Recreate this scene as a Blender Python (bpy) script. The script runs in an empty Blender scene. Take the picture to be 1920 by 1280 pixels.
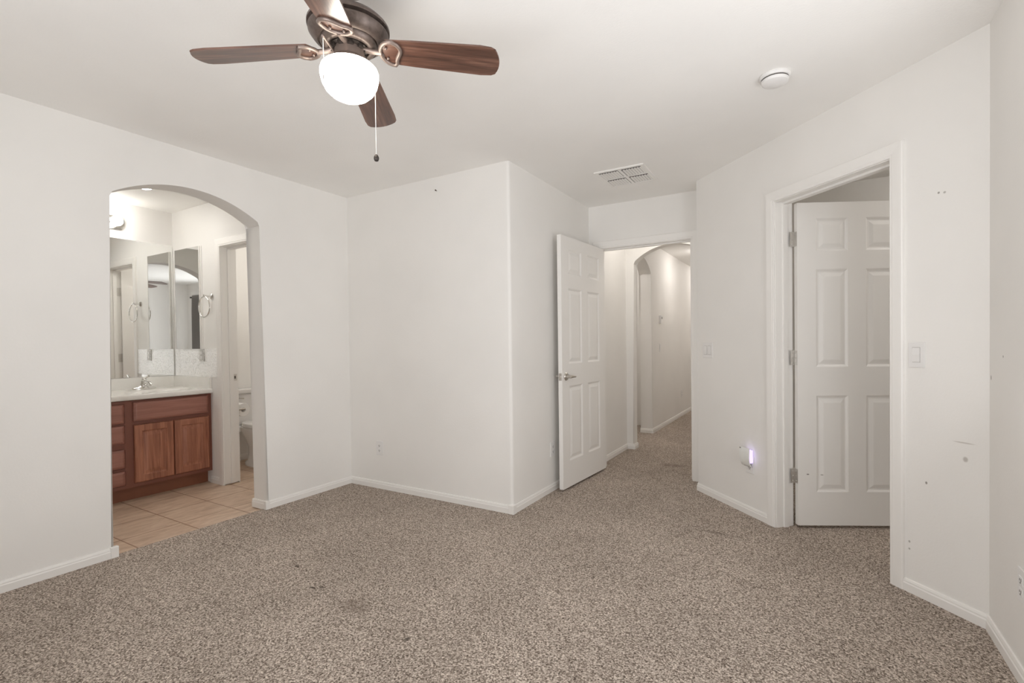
import bpy, bmesh, math, random
from mathutils import Vector, Matrix
random.seed(7)
S = bpy.context.scene
C = S.collection
PI = math.pi
q = math.sqrt(.5)

# ------------------------------------------------------------------ camera
YAW, PITCH, ROLL, F_PX = math.radians(30.478), math.radians(-.808), math.radians(-.708), 920.27
cd = bpy.data.cameras.new('camera')
cam = bpy.data.objects.new('camera', cd); C.objects.link(cam); S.camera = cam
cd.sensor_fit = 'HORIZONTAL'; cd.sensor_width = 36.0; cd.lens = F_PX * 36.0 / 1920.0
cd.shift_x = -15.85 / 1920.0; cd.shift_y = 14.44 / 1920.0
cd.clip_start = .02; cd.clip_end = 60
_cy, _sy = math.cos(YAW), math.sin(YAW)
_F = Vector((-_sy * math.cos(PITCH), _cy * math.cos(PITCH), math.sin(PITCH)))
_R = Vector((_cy, _sy, 0)); _U = _R.cross(_F)
_c, _s = math.cos(ROLL), math.sin(ROLL)
_R2 = _c * _R + _s * _U; _U2 = -_s * _R + _c * _U
M = Matrix((_R2, _U2, -_F)).transposed().to_4x4(); M.translation = Vector((3.4033, 0, 1.1899))
cam.matrix_world = M

# ------------------------------------------------------------------ world, daylight, exposure
W = bpy.data.worlds.new('sky'); S.world = W; W.use_nodes = True
bg = W.node_tree.nodes['Background']; bg.inputs[0].default_value = (.86, .93, 1, 1); bg.inputs[1].default_value = .6
S.view_settings.view_transform = 'Standard'; S.view_settings.look = 'None'
S.view_settings.gamma = 1; S.view_settings.use_curve_mapping = False
S.view_settings.exposure = 0.52
S.cycles.max_bounces = 14; S.cycles.diffuse_bounces = 9; S.cycles.glossy_bounces = 8; S.cycles.transparent_max_bounces = 12
S.cycles.use_denoising = True
S.cycles.sample_clamp_indirect = 6
def area(name, loc, rot, sx, sy, power, color):
    l = bpy.data.lights.new(name, 'AREA'); l.shape = 'RECTANGLE'; l.size = sx; l.size_y = sy; l.energy = power; l.color = color
    o = bpy.data.objects.new(name, l); C.objects.link(o); o.location = loc; o.rotation_euler = rot; return o
# daylight arriving at the bedroom window behind the camera
area('window_daylight', (2.60, -.80, 1.20), (math.radians(138), 0, 0), 1.9, 1.5, 38, (.98, .985, 1.0))
area('side_fill_light', (4.28, 1.55, 1.20), (math.radians(122), 0, math.radians(90)), 1.3, 1.5, 20, (.98, .985, 1.0))  # fill light at an invented side window, added to brighten the facing walls

# ------------------------------------------------------------------ materials
def mat(name, col, rough=.5, metal=0, spec=.5, emit=None, strength=0):
    m = bpy.data.materials.new(name); m.use_nodes = True
    b = m.node_tree.nodes['Principled BSDF']
    b.inputs['Base Color'].default_value = (*col, 1); b.inputs['Roughness'].default_value = rough
    b.inputs['Metallic'].default_value = metal; b.inputs['Specular IOR Level'].default_value = spec
    if emit:
        b.inputs['Emission Color'].default_value = (*emit, 1); b.inputs['Emission Strength'].default_value = strength
    return m
def N(m, t, **kw):
    n = m.node_tree.nodes.new(t)
    for k, v in kw.items(): setattr(n, k, v)
    return n
def L(m, a, b): m.node_tree.links.new(a, b)
def bsdf(m): return m.node_tree.nodes['Principled BSDF']
def coords(m):
    return N(m, 'ShaderNodeTexCoord').outputs['Object']
def noise(m, vec, scale, detail=2, rough=.5, dist=0):
    n = N(m, 'ShaderNodeTexNoise'); n.inputs['Scale'].default_value = scale; n.inputs['Detail'].default_value = detail
    n.inputs['Roughness'].default_value = rough; n.inputs['Distortion'].default_value = dist
    L(m, vec, n.inputs['Vector']); return n
def ramp(m, fac, stops):
    r = N(m, 'ShaderNodeValToRGB'); e = r.color_ramp.elements
    while len(e) < len(stops): e.new(.5)
    for x, (p, c) in zip(e, stops): x.position = p; x.color = (*c, 1)
    L(m, fac, r.inputs[0]); return r
def bump(m, h, strength, dist):
    b = N(m, 'ShaderNodeBump'); b.inputs['Strength'].default_value = strength; b.inputs['Distance'].default_value = dist
    L(m, h, b.inputs['Height']); L(m, b.outputs[0], bsdf(m).inputs['Normal']); return b
def spots(m, col_out, vec, items):
    """small marks with a place and shape of their own: (centre, (rx,ry,rz), colour, amount)"""
    for c, r, col, amt in items:
        v = N(m, 'ShaderNodeVectorMath', operation='SUBTRACT'); L(m, vec, v.inputs[0]); v.inputs[1].default_value = c
        d = N(m, 'ShaderNodeVectorMath', operation='DIVIDE'); L(m, v.outputs[0], d.inputs[0]); d.inputs[1].default_value = r
        l = N(m, 'ShaderNodeVectorMath', operation='LENGTH'); L(m, d.outputs[0], l.inputs[0])
        mr = N(m, 'ShaderNodeMapRange'); L(m, l.outputs['Value'], mr.inputs[0])
        for i, x in ((1, .5), (2, 1.0), (3, amt), (4, 0.0)): mr.inputs[i].default_value = x
        mx = N(m, 'ShaderNodeMix', data_type='RGBA'); L(m, mr.outputs[0], mx.inputs[0]); L(m, col_out, mx.inputs[6])
        mx.inputs[7].default_value = (*col, 1); col_out = mx.outputs[2]
    return col_out
def paint(name, col, rough=.62, tex=.12, marks=()):
    m = mat(name, col, rough, spec=.3); v = coords(m)
    big = noise(m, v, 1.7, 3)
    r = ramp(m, big.outputs[0], [(.3, tuple(x * .975 for x in col)), (.7, tuple(min(1, x * 1.02) for x in col))])
    out = r.outputs[0]
    if marks: out = spots(m, out, v, marks)
    L(m, out, bsdf(m).inputs['Base Color'])
    bump(m, noise(m, v, 95, 3, .6).outputs[0], tex, .004)
    return m
WALLC = (.85, .836, .812)
dk = (.16, .14, .12)
M_wall = paint('warm_white_wall_paint', WALLC)
M_ceil = paint('white_ceiling_paint', (.905, .895, .875), .7, .16)
M_bath = paint('bathroom_white_paint', (.88, .87, .85))
M_trim = mat('white_satin_trim_paint', (.87, .855, .83), .38)
M_door = mat('white_door_paint', (.855, .838, .812), .42)
bump(M_door, noise(M_door, coords(M_door), 60, 2).outputs[0], .03, .002)
M_plast = mat('white_plastic', (.82, .81, .80), .35)
M_slot = mat('dark_slot', (.06, .05, .045), .6)
M_chrome = mat('chrome', (.80, .79, .77), .12, 1)
M_nickel = mat('brushed_nickel', (.58, .55, .51), .28, 1)
M_steel = mat('steel_hinge', (.66, .64, .61), .32, .85)
M_bronze = mat('brushed_bronze_brown_metal', (.25, .195, .17), .42, .55)
M_motor = mat('dark_brushed_bronze', (.115, .088, .076), .4, .55)
_v = coords(M_motor); L(M_motor, ramp(M_motor, noise(M_motor, _v, 34, 5, .65, .6).outputs[0], [(.35, (.085, .064, .055)), (.65, (.165, .128, .112))]).outputs[0], bsdf(M_motor).inputs['Base Color'])
M_bronze_d = mat('dark_motor_parts', (.055, .045, .04), .45, .6)
M_mirror = mat('mirror_glass', (.90, .91, .90), .015, 1)
M_china = mat('white_glazed_china', (.80, .79, .78), .12)
M_paper = mat('white_paper_roll', (.86, .85, .83), .9)
M_counter = mat('white_cultured_marble', (.80, .785, .745), .16)
_v = coords(M_counter); _n = noise(M_counter, _v, 3, 6, .6, 1.5)
L(M_counter, ramp(M_counter, _n.outputs[0], [(.3, (.82, .805, .765)), (.55, (.88, .87, .84)), (.8, (.84, .82, .785))]).outputs[0], bsdf(M_counter).inputs['Base Color'])

def carpet():
    m = mat('taupe_carpet_flecks_and_shade', (.3, .26, .22), 1.0, spec=.08); v = coords(m)
    f1 = noise(m, v, 135, 2.5, .7)
    f2 = noise(m, v, 330, 1.5, .6)
    vo = N(m, 'ShaderNodeTexVoronoi'); vo.inputs['Scale'].default_value = 165; L(m, v, vo.inputs['Vector'])
    sp = N(m, 'ShaderNodeSeparateColor'); L(m, vo.outputs['Color'], sp.inputs[0])
    a1 = N(m, 'ShaderNodeMix', data_type='FLOAT'); a1.inputs[0].default_value = .35; L(m, f1.outputs[0], a1.inputs[2]); L(m, f2.outputs[0], a1.inputs[3])
    add = N(m, 'ShaderNodeMix', data_type='FLOAT'); add.inputs[0].default_value = .17; L(m, a1.outputs[0], add.inputs[2]); L(m, sp.outputs[0], add.inputs[3])
    r = ramp(m, add.outputs[0], [(.35, (.07, .052, .041)), (.44, (.245, .197, .162)), (.53, (.50, .425, .363)), (.64, (.86, .765, .68))])  # yarn flecks, plus painted shade in the pits between tufts
    # pile brushed one way or the other in broad patches
    b1 = noise(m, v, 1.9, 3, .6, .4)
    br = ramp(m, b1.outputs[0], [(.32, (.90, .895, .89)), (.68, (1.06, 1.06, 1.06))])
    mul = N(m, 'ShaderNodeMix', data_type='RGBA', blend_type='MULTIPLY'); mul.inputs[0].default_value = 1
    L(m, r.outputs[0], mul.inputs[6]); L(m, br.outputs[0], mul.inputs[7])
    out = spots(m, mul.outputs[2], v, [((1.022, 1.646, 0), (.022, .012, .1), (.05, .036, .028), .75),
        ((1.30, 1.535, 0), (.03, .009, .1), (.05, .036, .028), .75), ((1.335, 1.56, 0), (.022, .012, .1), (.06, .045, .035), .7),
        ((2.002, 1.45, 0), (.014, .02, .1), (.05, .038, .03), .75), ((1.62, 1.52, 0), (.10, .07, .1), (.17, .125, .10), .35),
        ((2.9, 3.2, 0), (.10, .03, .1), (.12, .09, .075), .4), ((2.28, 4.75, 0), (.16, .07, .1), (.20, .155, .13), .4)])
    L(m, out, bsdf(m).inputs['Base Color'])
    bump(m, add.outputs[0], .8, .010)
    return m
M_carpet = carpet()

def tile():
    m = mat('beige_travertine_floor_tile', (.6, .45, .34), .42); v = coords(m)
    mp = N(m, 'ShaderNodeMapping'); L(m, v, mp.inputs[0]); mp.inputs['Location'].default_value = (.97 + .34 * 3, -1.687 + .34 * 10, 0)
    br = N(m, 'ShaderNodeTexBrick', offset=0, squash=1); L(m, mp.outputs[0], br.inputs[0])
    br.inputs['Scale'].default_value = 1; br.inputs['Mortar Size'].default_value = .0042; br.inputs['Mortar Smooth'].default_value = .1
    br.inputs['Brick Width'].default_value = .34; br.inputs['Row Height'].default_value = .34
    br.inputs['Color1'].default_value = (1, 1, 1, 1); br.inputs['Color2'].default_value = (.93, .93, .93, 1); br.inputs['Mortar'].default_value = (.48, .37, .30, 1)
    st = N(m, 'ShaderNodeMapping'); L(m, v, st.inputs[0]); st.inputs['Scale'].default_value = (5, 1.6, 1)
    n = noise(m, st.outputs[0], 4, 6, .65, .6)
    r = ramp(m, n.outputs[0], [(.3, (.47, .33, .235)), (.5, (.60, .45, .335)), (.72, (.71, .565, .44))])
    mul = N(m, 'ShaderNodeMix', data_type='RGBA', blend_type='MULTIPLY'); mul.inputs[0].default_value = 1
    L(m, r.outputs[0], mul.inputs[6]); L(m, br.outputs[0], mul.inputs[7]); L(m, mul.outputs[2], bsdf(m).inputs['Base Color'])
    inv = N(m, 'ShaderNodeMath', operation='SUBTRACT'); inv.inputs[0].default_value = 1; L(m, br.outputs[1], inv.inputs[1])
    bump(m, inv.outputs[0], .5, .003)
    return m
M_tile = tile()

def wood(name, stops, rough, axis, scale=1.0, spec=.5):
    m = mat(name, stops[1][1], rough, spec=spec); v = coords(m)
    mp = N(m, 'ShaderNodeMapping'); L(m, v, mp.inputs[0])
    sc = [22 * scale] * 3; sc[axis] = 1.6 * scale; mp.inputs['Scale'].default_value = sc
    n = noise(m, mp.outputs[0], 1.6, 6, .6, .8)
    mp2 = N(m, 'ShaderNodeMapping'); L(m, v, mp2.inputs[0]); sc2 = [140 * scale] * 3; sc2[axis] = 5 * scale; mp2.inputs['Scale'].default_value = sc2
    n2 = noise(m, mp2.outputs[0], 1.0, 3, .6)
    mx = N(m, 'ShaderNodeMix', data_type='FLOAT'); mx.inputs[0].default_value = .3; L(m, n.outputs[0], mx.inputs[2]); L(m, n2.outputs[0], mx.inputs[3])
    L(m, ramp(m, mx.outputs[0], stops).outputs[0], bsdf(m).inputs['Base Color'])
    return m
cab = [(.32, (.20, .076, .045)), (.5, (.34, .138, .083)), (.68, (.50, .23, .145))]
M_cab_v = wood('reddish_brown_cabinet_wood', cab, .33, 2, .8)
M_cab_h = wood('reddish_brown_cabinet_wood_across', [(.3, (.25, .108, .079)), (.5, (.34, .155, .118)), (.72, (.42, .205, .158))], .33, 1, .8)
M_cab_f = mat('dark_cabinet_frame_wood', (.22, .082, .054), .4)
M_toe = mat('brown_toe_kick', (.23, .085, .043), .5)
M_blade = wood('walnut_fan_blade', [(.34, (.035, .013, .008)), (.5, (.115, .050, .032)), (.66, (.25, .135, .095))], .36, 0, 1.0, .6)
bsdf(M_blade).inputs['Coat Weight'].default_value = .6; bsdf(M_blade).inputs['Coat Roughness'].default_value = .22

def splash():
    m = mat('embossed_silvery_white_backsplash', (.86, .86, .85), .25, .15); v = coords(m)
    vo = N(m, 'ShaderNodeTexVoronoi', feature='DISTANCE_TO_EDGE'); vo.inputs['Scale'].default_value = 42
    wv = noise(m, v, 20, 3, .6, 2.0)
    L(m, v, vo.inputs['Vector'])
    ad = N(m, 'ShaderNodeMath', operation='ADD'); L(m, vo.outputs[0], ad.inputs[0]); L(m, wv.outputs[0], ad.inputs[1])
    r = ramp(m, ad.outputs[0], [(.42, (.80, .80, .78)), (.55, (.95, .945, .93))])
    L(m, r.outputs[0], bsdf(m).inputs['Base Color'])
    bump(m, ad.outputs[0], .5, .006)
    return m
M_splash = splash()
M_ornate = mat('ornate_grey_cover_plate', (.55, .53, .50), .35, .4)
_v = coords(M_ornate); _n = noise(M_ornate, _v, 110, 3, .6, 1.5)
L(M_ornate, ramp(M_ornate, _n.outputs[0], [(.4, (.36, .34, .32)), (.6, (.80, .79, .76))]).outputs[0], bsdf(M_ornate).inputs['Base Color']); bump(M_ornate, _n.outputs[0], .7, .004)

def globe_mat():
    m = mat('frosted_glowing_globe_glass', (.9, .88, .82), .35); v = coords(m)
    n = noise(m, v, 75, 3, .7)
    r = ramp(m, n.outputs[0], [(.36, (.86, .80, .68)), (.60, (1, .955, .86))])
    L(m, r.outputs[0], bsdf(m).inputs['Emission Color']); bsdf(m).inputs['Emission Strength'].default_value = 8.0
    bump(m, n.outputs[0], .4, .004)
    return m
M_globe = globe_mat()
M_bulb = mat('lit_bulb_glass', (.95, .95, .93), .2, emit=(1, .965, .90), strength=12)
M_dome = mat('lit_hall_and_fill_dome', (.95, .95, .93), .3, emit=(1, .945, .90), strength=21)  # mid-hall lamp, also the added far-hall and side-passage fill domes
M_dome_t, M_dome_c, M_dome_n = (mat('fill_dome_' + n_, (.95, .95, .93), .3, emit=(1, .95, .89), strength=p_) for n_, p_ in (('toilet_room', 20), ('closet', 27), ('by_door', 14)))  # glow of domes added only to brighten these spaces
M_lens = mat('bath_fill_glow', (.95, .95, .93), .3, emit=(1, .96, .9), strength=105)  # strong glow added to brighten the whole bathroom
M_violet = mat('violet_night_light_lens', (.8, .75, .95), .3, emit=(.62, .50, 1.0), strength=.62)
M_grey = mat('mid_grey_plastic', (.34, .32, .30), .5)  # plain mid-grey for small switch, thermostat and night light parts
M_white_dev = mat('pale_grey_white_plastic', (.83, .84, .82), .3)
M_curtain = mat('grey_brown_curtain_cloth', (.22, .205, .19), .9)
M_rod = mat('black_curtain_rod', (.02, .02, .02), .4, .6)
M_blind = mat('white_blind_slats', (.80, .80, .78), .5)
def glass():
    m = bpy.data.materials.new('window_glass'); m.use_nodes = True; nt = m.node_tree; nt.nodes.clear()
    o = nt.nodes.new('ShaderNodeOutputMaterial'); mx = nt.nodes.new('ShaderNodeMixShader'); t = nt.nodes.new('ShaderNodeBsdfTransparent'); g = nt.nodes.new('ShaderNodeBsdfGlossy')
    g.inputs['Roughness'].default_value = .02; mx.inputs[0].default_value = .07
    nt.links.new(t.outputs[0], mx.inputs[1]); nt.links.new(g.outputs[0], mx.inputs[2]); nt.links.new(mx.outputs[0], o.inputs[0]); return m
M_glass = glass()

# ------------------------------------------------------------------ helpers
def obj(name, bm, m, parent=None, smooth=False, auto=None):
    bmesh.ops.remove_doubles(bm, verts=bm.verts, dist=1e-5)
    bmesh.ops.recalc_face_normals(bm, faces=bm.faces)
    me = bpy.data.meshes.new(name); bm.to_mesh(me); bm.free()
    me.materials.append(m)
    if smooth or auto:
        for p in me.polygons: p.use_smooth = True
        if auto: me.set_sharp_from_angle(angle=math.radians(auto))
    o = bpy.data.objects.new(name, me); C.objects.link(o)
    if parent: o.parent = parent
    return o
def tag(o, label=None, cat=None, group=None, kind=None):
    if label: o['label'] = label
    if cat: o['category'] = cat
    if group: o['group'] = group
    if kind: o['kind'] = kind
    return o
def thing(name, label, cat, loc=(0, 0, 0), rotz=0, group=None, kind=None):
    o = bpy.data.objects.new(name, None); C.objects.link(o); o.empty_display_size = .05
    o.location = loc; o.rotation_euler = (0, 0, rotz); return tag(o, label, cat, group, kind)
def struct(name, bm, m, label=None, auto=None):
    o = obj(name, bm, m, auto=auto); return tag(o, label, None, None, 'structure')
def box(bm, x0, x1, y0, y1, z0, z1, bev=0, seg=2):
    r = bmesh.ops.create_cube(bm, size=1.0)
    vs = r['verts']
    for v in vs:
        v.co = Vector((x0 + (v.co.x + .5) * (x1 - x0), y0 + (v.co.y + .5) * (y1 - y0), z0 + (v.co.z + .5) * (z1 - z0)))
    if bev:
        es = {e for v in vs for e in v.link_edges}
        bmesh.ops.bevel(bm, geom=list(es), offset=bev, segments=seg, profile=.7, affect='EDGES')
    return vs
def B(*a, **k):
    bm = bmesh.new(); box(bm, *a, **k); return bm
def prism(bm, pts, fn, d0, d1):
    """closed outline pts (a,b) between depths d0,d1; fn(a,b,d)->xyz"""
    v0 = [bm.verts.new(fn(a, b, d0)) for a, b in pts]; v1 = [bm.verts.new(fn(a, b, d1)) for a, b in pts]
    bm.faces.new(v0); bm.faces.new(v1[::-1])
    n = len(pts)
    for i in range(n): bm.faces.new((v0[i], v1[i], v1[(i + 1) % n], v0[(i + 1) % n]))
    return v0, v1
def lathe(bm, prof, cx=0, cy=0, cz=0, seg=40, axis='z', cap=True):
    rings = []
    for r, z in prof:
        ring = []
        for k in range(seg):
            a = 2 * PI * k / seg; x, y = r * math.cos(a), r * math.sin(a)
            p = {'z': (x, y, z), 'x': (z, x, y), 'y': (x, z, y)}[axis]
            ring.append(bm.verts.new((cx + p[0], cy + p[1], cz + p[2])))
        rings.append(ring)
    for a, b in zip(rings, rings[1:]):
        for k in range(seg): bm.faces.new((a[k], a[(k + 1) % seg], b[(k + 1) % seg], b[k]))
    if cap:
        for ring, r in ((rings[0], prof[0][0]), (rings[-1], prof[-1][0])):
            if r > 1e-4: bm.faces.new(ring)
    return rings
def tube(bm, pts, rad, seg=10, closed=False):
    pts = [Vector(p) for p in pts]; n = len(pts)
    rr = rad if isinstance(rad, (list, tuple)) else [rad] * n
    rings = []; up = None
    for i in range(n):
        a = pts[(i - 1) % n] if (closed or i > 0) else pts[i]; b = pts[(i + 1) % n] if (closed or i < n - 1) else pts[i]
        t = (b - a).normalized()
        if up is None: up = t.orthogonal().normalized()
        up = (up - t * up.dot(t)); up = up.normalized() if up.length > 1e-6 else t.orthogonal().normalized()
        w = t.cross(up)
        rings.append([bm.verts.new(pts[i] + rr[i] * (math.cos(2 * PI * k / seg) * up + math.sin(2 * PI * k / seg) * w)) for k in range(seg)])
    rng = range(n) if closed else range(n - 1)
    for i in rng:
        a, b = rings[i], rings[(i + 1) % n]
        off = 0
        if closed and i == n - 1:
            off = min(range(seg), key=lambda o: (a[0].co - b[o].co).length)
        for k in range(seg): bm.faces.new((a[k], a[(k + 1) % seg], b[(k + 1 + off) % seg], b[(k + off) % seg]))
    if not closed: bm.faces.new(rings[0]); bm.faces.new(rings[-1][::-1])
def sphere(bm, c, r, u=12, v=8, sc=(1, 1, 1)):
    bmesh.ops.create_uvsphere(bm, u_segments=u, v_segments=v, radius=r, matrix=Matrix.Translation(c) @ Matrix.Diagonal((*sc, 1)))
def arch_outline(a0, a1, zb, zs, za, n=28):
    """opening edge from (a0,zb) up over a segmental arch down to (a1,zb)"""
    w = (a1 - a0) / 2; h = za - zs; r = (w * w + h * h) / (2 * h); cz = za - r; ca = (a0 + a1) / 2
    t0 = math.asin(w / r)
    return [(a0, zb)] + [(ca - r * math.sin(t0 - 2 * t0 * k / n), cz + r * math.cos(t0 - 2 * t0 * k / n)) for k in range(n + 1)] + [(a1, zb)]
def wall_open(name, a_min, a_max, H, outline, fn, d0, d1, m, bev=0, label=None):
    bm = bmesh.new()
    pts = [(a_min, 0)] + outline + [(a_max, 0), (a_max, H), (a_min, H)]
    v0, v1 = prism(bm, pts, fn, d0, d1)
    if bev:
        n = len(outline); es = []
        for ring in (v0, v1):
            for i in range(1, n):
                e = bm.edges.get((ring[i], ring[i + 1]))
                if e: es.append(e)
        bmesh.ops.bevel(bm, geom=es, offset=bev, segments=4, profile=.5, affect='EDGES')
    return struct(name, bm, m, label, auto=28)
def offset_poly(pts, t):
    """offset an open polyline to its left by t, mitred"""
    out = []; n = len(pts)
    for i in range(n):
        p = Vector(pts[i]); ns = []
        if i > 0: d = (p - Vector(pts[i - 1])).normalized(); ns.append(Vector((-d.y, d.x)))
        if i < n - 1: d = (Vector(pts[i + 1]) - p).normalized(); ns.append(Vector((-d.y, d.x)))
        if len(ns) == 1: out.append(p + ns[0] * t)
        else:
            b = (ns[0] + ns[1]); b = b / max(1e-6, b.dot(ns[0])); out.append(p + b * t)
    return out
BB = [(0, -.004), (.0125, -.004), (.0125, .036), (.0095, .041), (.0095, .047), (.006, .0565), (0, .0575)]
def baseboard(name, pts, blocks=(), label=None, z=0):
    bm = bmesh.new(); rows = []
    for t, zz in BB: rows.append([bm.verts.new((p.x, p.y, z + zz)) for p in offset_poly(pts, t)])
    k = len(BB); n = len(pts)
    for j in range(k - 1):
        for i in range(n - 1): bm.faces.new((rows[j][i], rows[j][i + 1], rows[j + 1][i + 1], rows[j + 1][i]))
    bm.faces.new([r[0] for r in rows]); bm.faces.new([r[-1] for r in rows][::-1])
    for (x0, x1, y0, y1) in blocks: box(bm, x0, x1, y0, y1, z - .004, z + .061, .003)
    return struct(name, bm, M_trim, label)
CAS = [(0, 0), (0, .010), (.004, .0125), (.012, .0125), (.016, .0145), (.050, .0165), (.060, .0165), (.0645, .013), (.066, 0)]
def casing(bm, a0, a1, zt, fn, zb=0.0):
    """mitred door casing round an opening; fn(a, z, t) with t out of the wall"""
    rows = []
    for o, t in CAS: rows.append([bm.verts.new(fn(a, zz, t)) for a, zz in ((a0 - o, zb), (a0 - o, zt + o), (a1 + o, zt + o), (a1 + o, zb))])
    for j in range(len(CAS) - 1):
        for i in range(3): bm.faces.new((rows[j][i], rows[j][i + 1], rows[j + 1][i + 1], rows[j + 1][i]))
    for i in (0, 3): bm.faces.new([r[i] for r in rows])
def hexa(bm, fn, a, b, c):
    """box in the local frame of fn over ranges a,b,c"""
    vs = [bm.verts.new(fn(x, y, z)) for x in a for y in b for z in c]
    for f in ((0, 1, 3, 2), (4, 6, 7, 5), (0, 4, 5, 1), (2, 3, 7, 6), (0, 2, 6, 4), (1, 5, 7, 3)): bm.faces.new([vs[i] for i in f])
def jamb(bm, a0, a1, zt, fn, depth, stop, th=.018):
    """jamb boards lining an opening, with the stop strip at depth range stop"""
    hexa(bm, fn, (a0 - th, a0), (0, zt), (0, depth)); hexa(bm, fn, (a1, a1 + th), (0, zt), (0, depth)); hexa(bm, fn, (a0 - th, a1 + th), (zt, zt + th), (0, depth))
    hexa(bm, fn, (a0, a0 + .011), (0, zt), stop); hexa(bm, fn, (a1 - .011, a1), (0, zt), stop); hexa(bm, fn, (a0 + .011, a1 - .011), (zt - .011, zt), stop)
def ring_panel(bm, fn, x0, x1, z0, z1, rings):
    prev = None
    for ins, d in rings:
        cur = [bm.verts.new(fn(x, z, d)) for x, z in ((x0 + ins, z0 + ins), (x1 - ins, z0 + ins), (x1 - ins, z1 - ins), (x0 + ins, z1 - ins))]
        if prev:
            for i in range(4): bm.faces.new((prev[i], prev[(i + 1) % 4], cur[(i + 1) % 4], cur[i]))
        prev = cur
    bm.faces.new(prev)
def panel_face(bm, fn, xs, zs, cells, rings):
    """a flat face split on grid lines xs, zs; the cells (i,j) become moulded panels"""
    for i in range(len(xs) - 1):
        for j in range(len(zs) - 1):
            if (i, j) in cells: ring_panel(bm, fn, xs[i], xs[i + 1], zs[j], zs[j + 1], rings)
            else: bm.faces.new([bm.verts.new(fn(x, z, 0)) for x, z in ((xs[i], zs[j]), (xs[i + 1], zs[j]), (xs[i + 1], zs[j + 1]), (xs[i], zs[j + 1]))])
def slab_edges(bm, fn, x0, x1, z0, z1, t):
    for (a, b) in (((x0, z0), (x1, z0)), ((x1, z0), (x1, z1)), ((x1, z1), (x0, z1)), ((x0, z1), (x0, z0))):
        bm.faces.new([bm.verts.new(p) for p in (fn(*a, 0), fn(*b, 0), fn(*b, t), fn(*a, t))])
def six_panel(Wd, Hd, T=.035, z0=.018):
    """moulded six-panel leaf: local x along width, y thickness 0..T, z up"""
    bm = bmesh.new(); st = .113; mid = .108; pw = (Wd - 2 * st - mid) / 2
    xs = [0, st, st + pw, st + pw + mid, Wd - st, Wd]
    zs = [z0, .228, .834, 1.012, 1.622, 1.735, 1.938, Hd]
    cells = {(i, j) for i in (1, 3) for j in (1, 3, 5)}
    rings = [(0, 0), (.007, .0035), (.014, .0085), (.022, .0085), (.044, .002), (.05, .0015)]
    panel_face(bm, lambda x, z, d: (x, d, z), xs, zs, cells, rings)
    panel_face(bm, lambda x, z, d: (x, T - d, z), xs, zs, cells, rings)
    slab_edges(bm, lambda x, z, d: (x, d, z), 0, Wd, z0, Hd, T)
    return bm

# ------------------------------------------------------------------ floor, ceiling
H = 2.44
struct('floor', B(-.03, 5.7, -.67, 10, -.12, 0), M_carpet, 'taupe flecked cut-pile carpet with painted tuft shade over the bedroom and hall floor')
struct('floor_bathroom', B(-1.9, -.03, -.67, 3.5, -.12, -.010), M_tile, 'beige square floor tiles of the bathroom beyond the arch')
struct('ceiling', B(-1.9, 5.7, -.67, 10, H, H + .1), M_ceil, 'smooth white bedroom ceiling')

# ------------------------------------------------------------------ walls
TH = .165
wall_open('wall_left', -.67, 3.45, H, arch_outline(1.212, 2.119, 0, 2.055, 2.199), lambda a, z, d: (d, a, z), -TH, 0, M_wall, .016, 'white left wall with the arched bathroom opening')
bm = bmesh.new(); r = .022
arc = [(1.627 - r + r * math.sin(t), 2.887 + r - r * math.cos(t)) for t in [k * PI / 2 / 6 for k in range(7)]]
prism(bm, [(0, 2.887)] + arc + [(1.627, 4.306), (1.507, 4.306), (1.507, 3.007), (0, 3.007)], lambda a, b, d: (a, b, d), 0, H)
M_wall_b = M_wall
struct('wall_back', bm, M_wall_b, 'white back wall that turns a rounded outside corner towards the hall door', auto=28)
OX0, OX1, OZ = 1.737, 2.545, 2.040
wall_open('wall_doorway', 1.507, 2.78, H, [(OX0 - .018, 0), (OX0 - .018, OZ + .018), (OX1 + .018, OZ + .018), (OX1 + .018, 0)], lambda a, z, d: (a, 4.306 + d, z), 0, .12, M_wall, 0, 'narrow wall over and beside the hall doorway')
def EF(s, z, d): return (2.642 + q * s + q * d, 4.052 - q * s + q * d, z)      # diagonal wall: s along, d behind it
E0, E1, EZ = .822, 1.555, 2.045
M_wall_e = paint('warm_white_wall_paint_scuffed', WALLC, marks=[
    ((3.895, 2.799, 1.823), (.006, .006, .006), dk, .7), ((3.912, 2.782, 1.818), (.007, .007, .006), dk, .55),
    ((3.969, 2.725, .673), (.012, .012, .014), (.36, .33, .29), .6), ((3.858, 2.836, .531), (.006, .006, .008), dk, .8),
    ((3.804, 2.889, .235), (.006, .006, .007), (.3, .28, .25), .7), ((3.804, 2.889, .201), (.006, .006, .006), (.3, .28, .25), .7),
    ((3.965, 2.729, .742), (.05, .05, .004), (.5, .47, .43), .6)])
wall_open('wall_diagonal', 0, 1.963 + .05, H, [(E0 - .018, 0), (E0 - .018, EZ + .018), (E1 + .018, EZ + .018), (E1 + .018, 0)], lambda a, z, d: EF(a, z, d), 0, .12, M_wall_e, 0, 'white diagonal wall with the closet doorway')
bm = bmesh.new(); prism(bm, [(2.642, 4.052), (2.727, 4.137), (2.727, 4.306), (2.642, 4.306)], lambda a, b, d: (a, b, d), 0, H)
struct('wall_return', bm, M_wall)
M_wall_f = paint('warm_white_wall_paint_right', WALLC, marks=[((4.03, 2.504, 1.114), (.02, .006, .006), dk, .7), ((4.03, 2.645, 1.025), (.02, .008, .012), dk, .6)])
bm = bmesh.new(); SY0, SY1 = .95, 2.12
for a in ((-.67, SY0, 0, H), (SY1, 2.664, 0, H), (SY0, SY1, 0, .75), (SY0, SY1, 2.05, H)): box(bm, 4.03, 4.15, a[0], a[1], a[2], a[3])
struct('wall_right', bm, M_wall_f, 'white right wall at the picture edge')
bm = bmesh.new()
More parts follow.
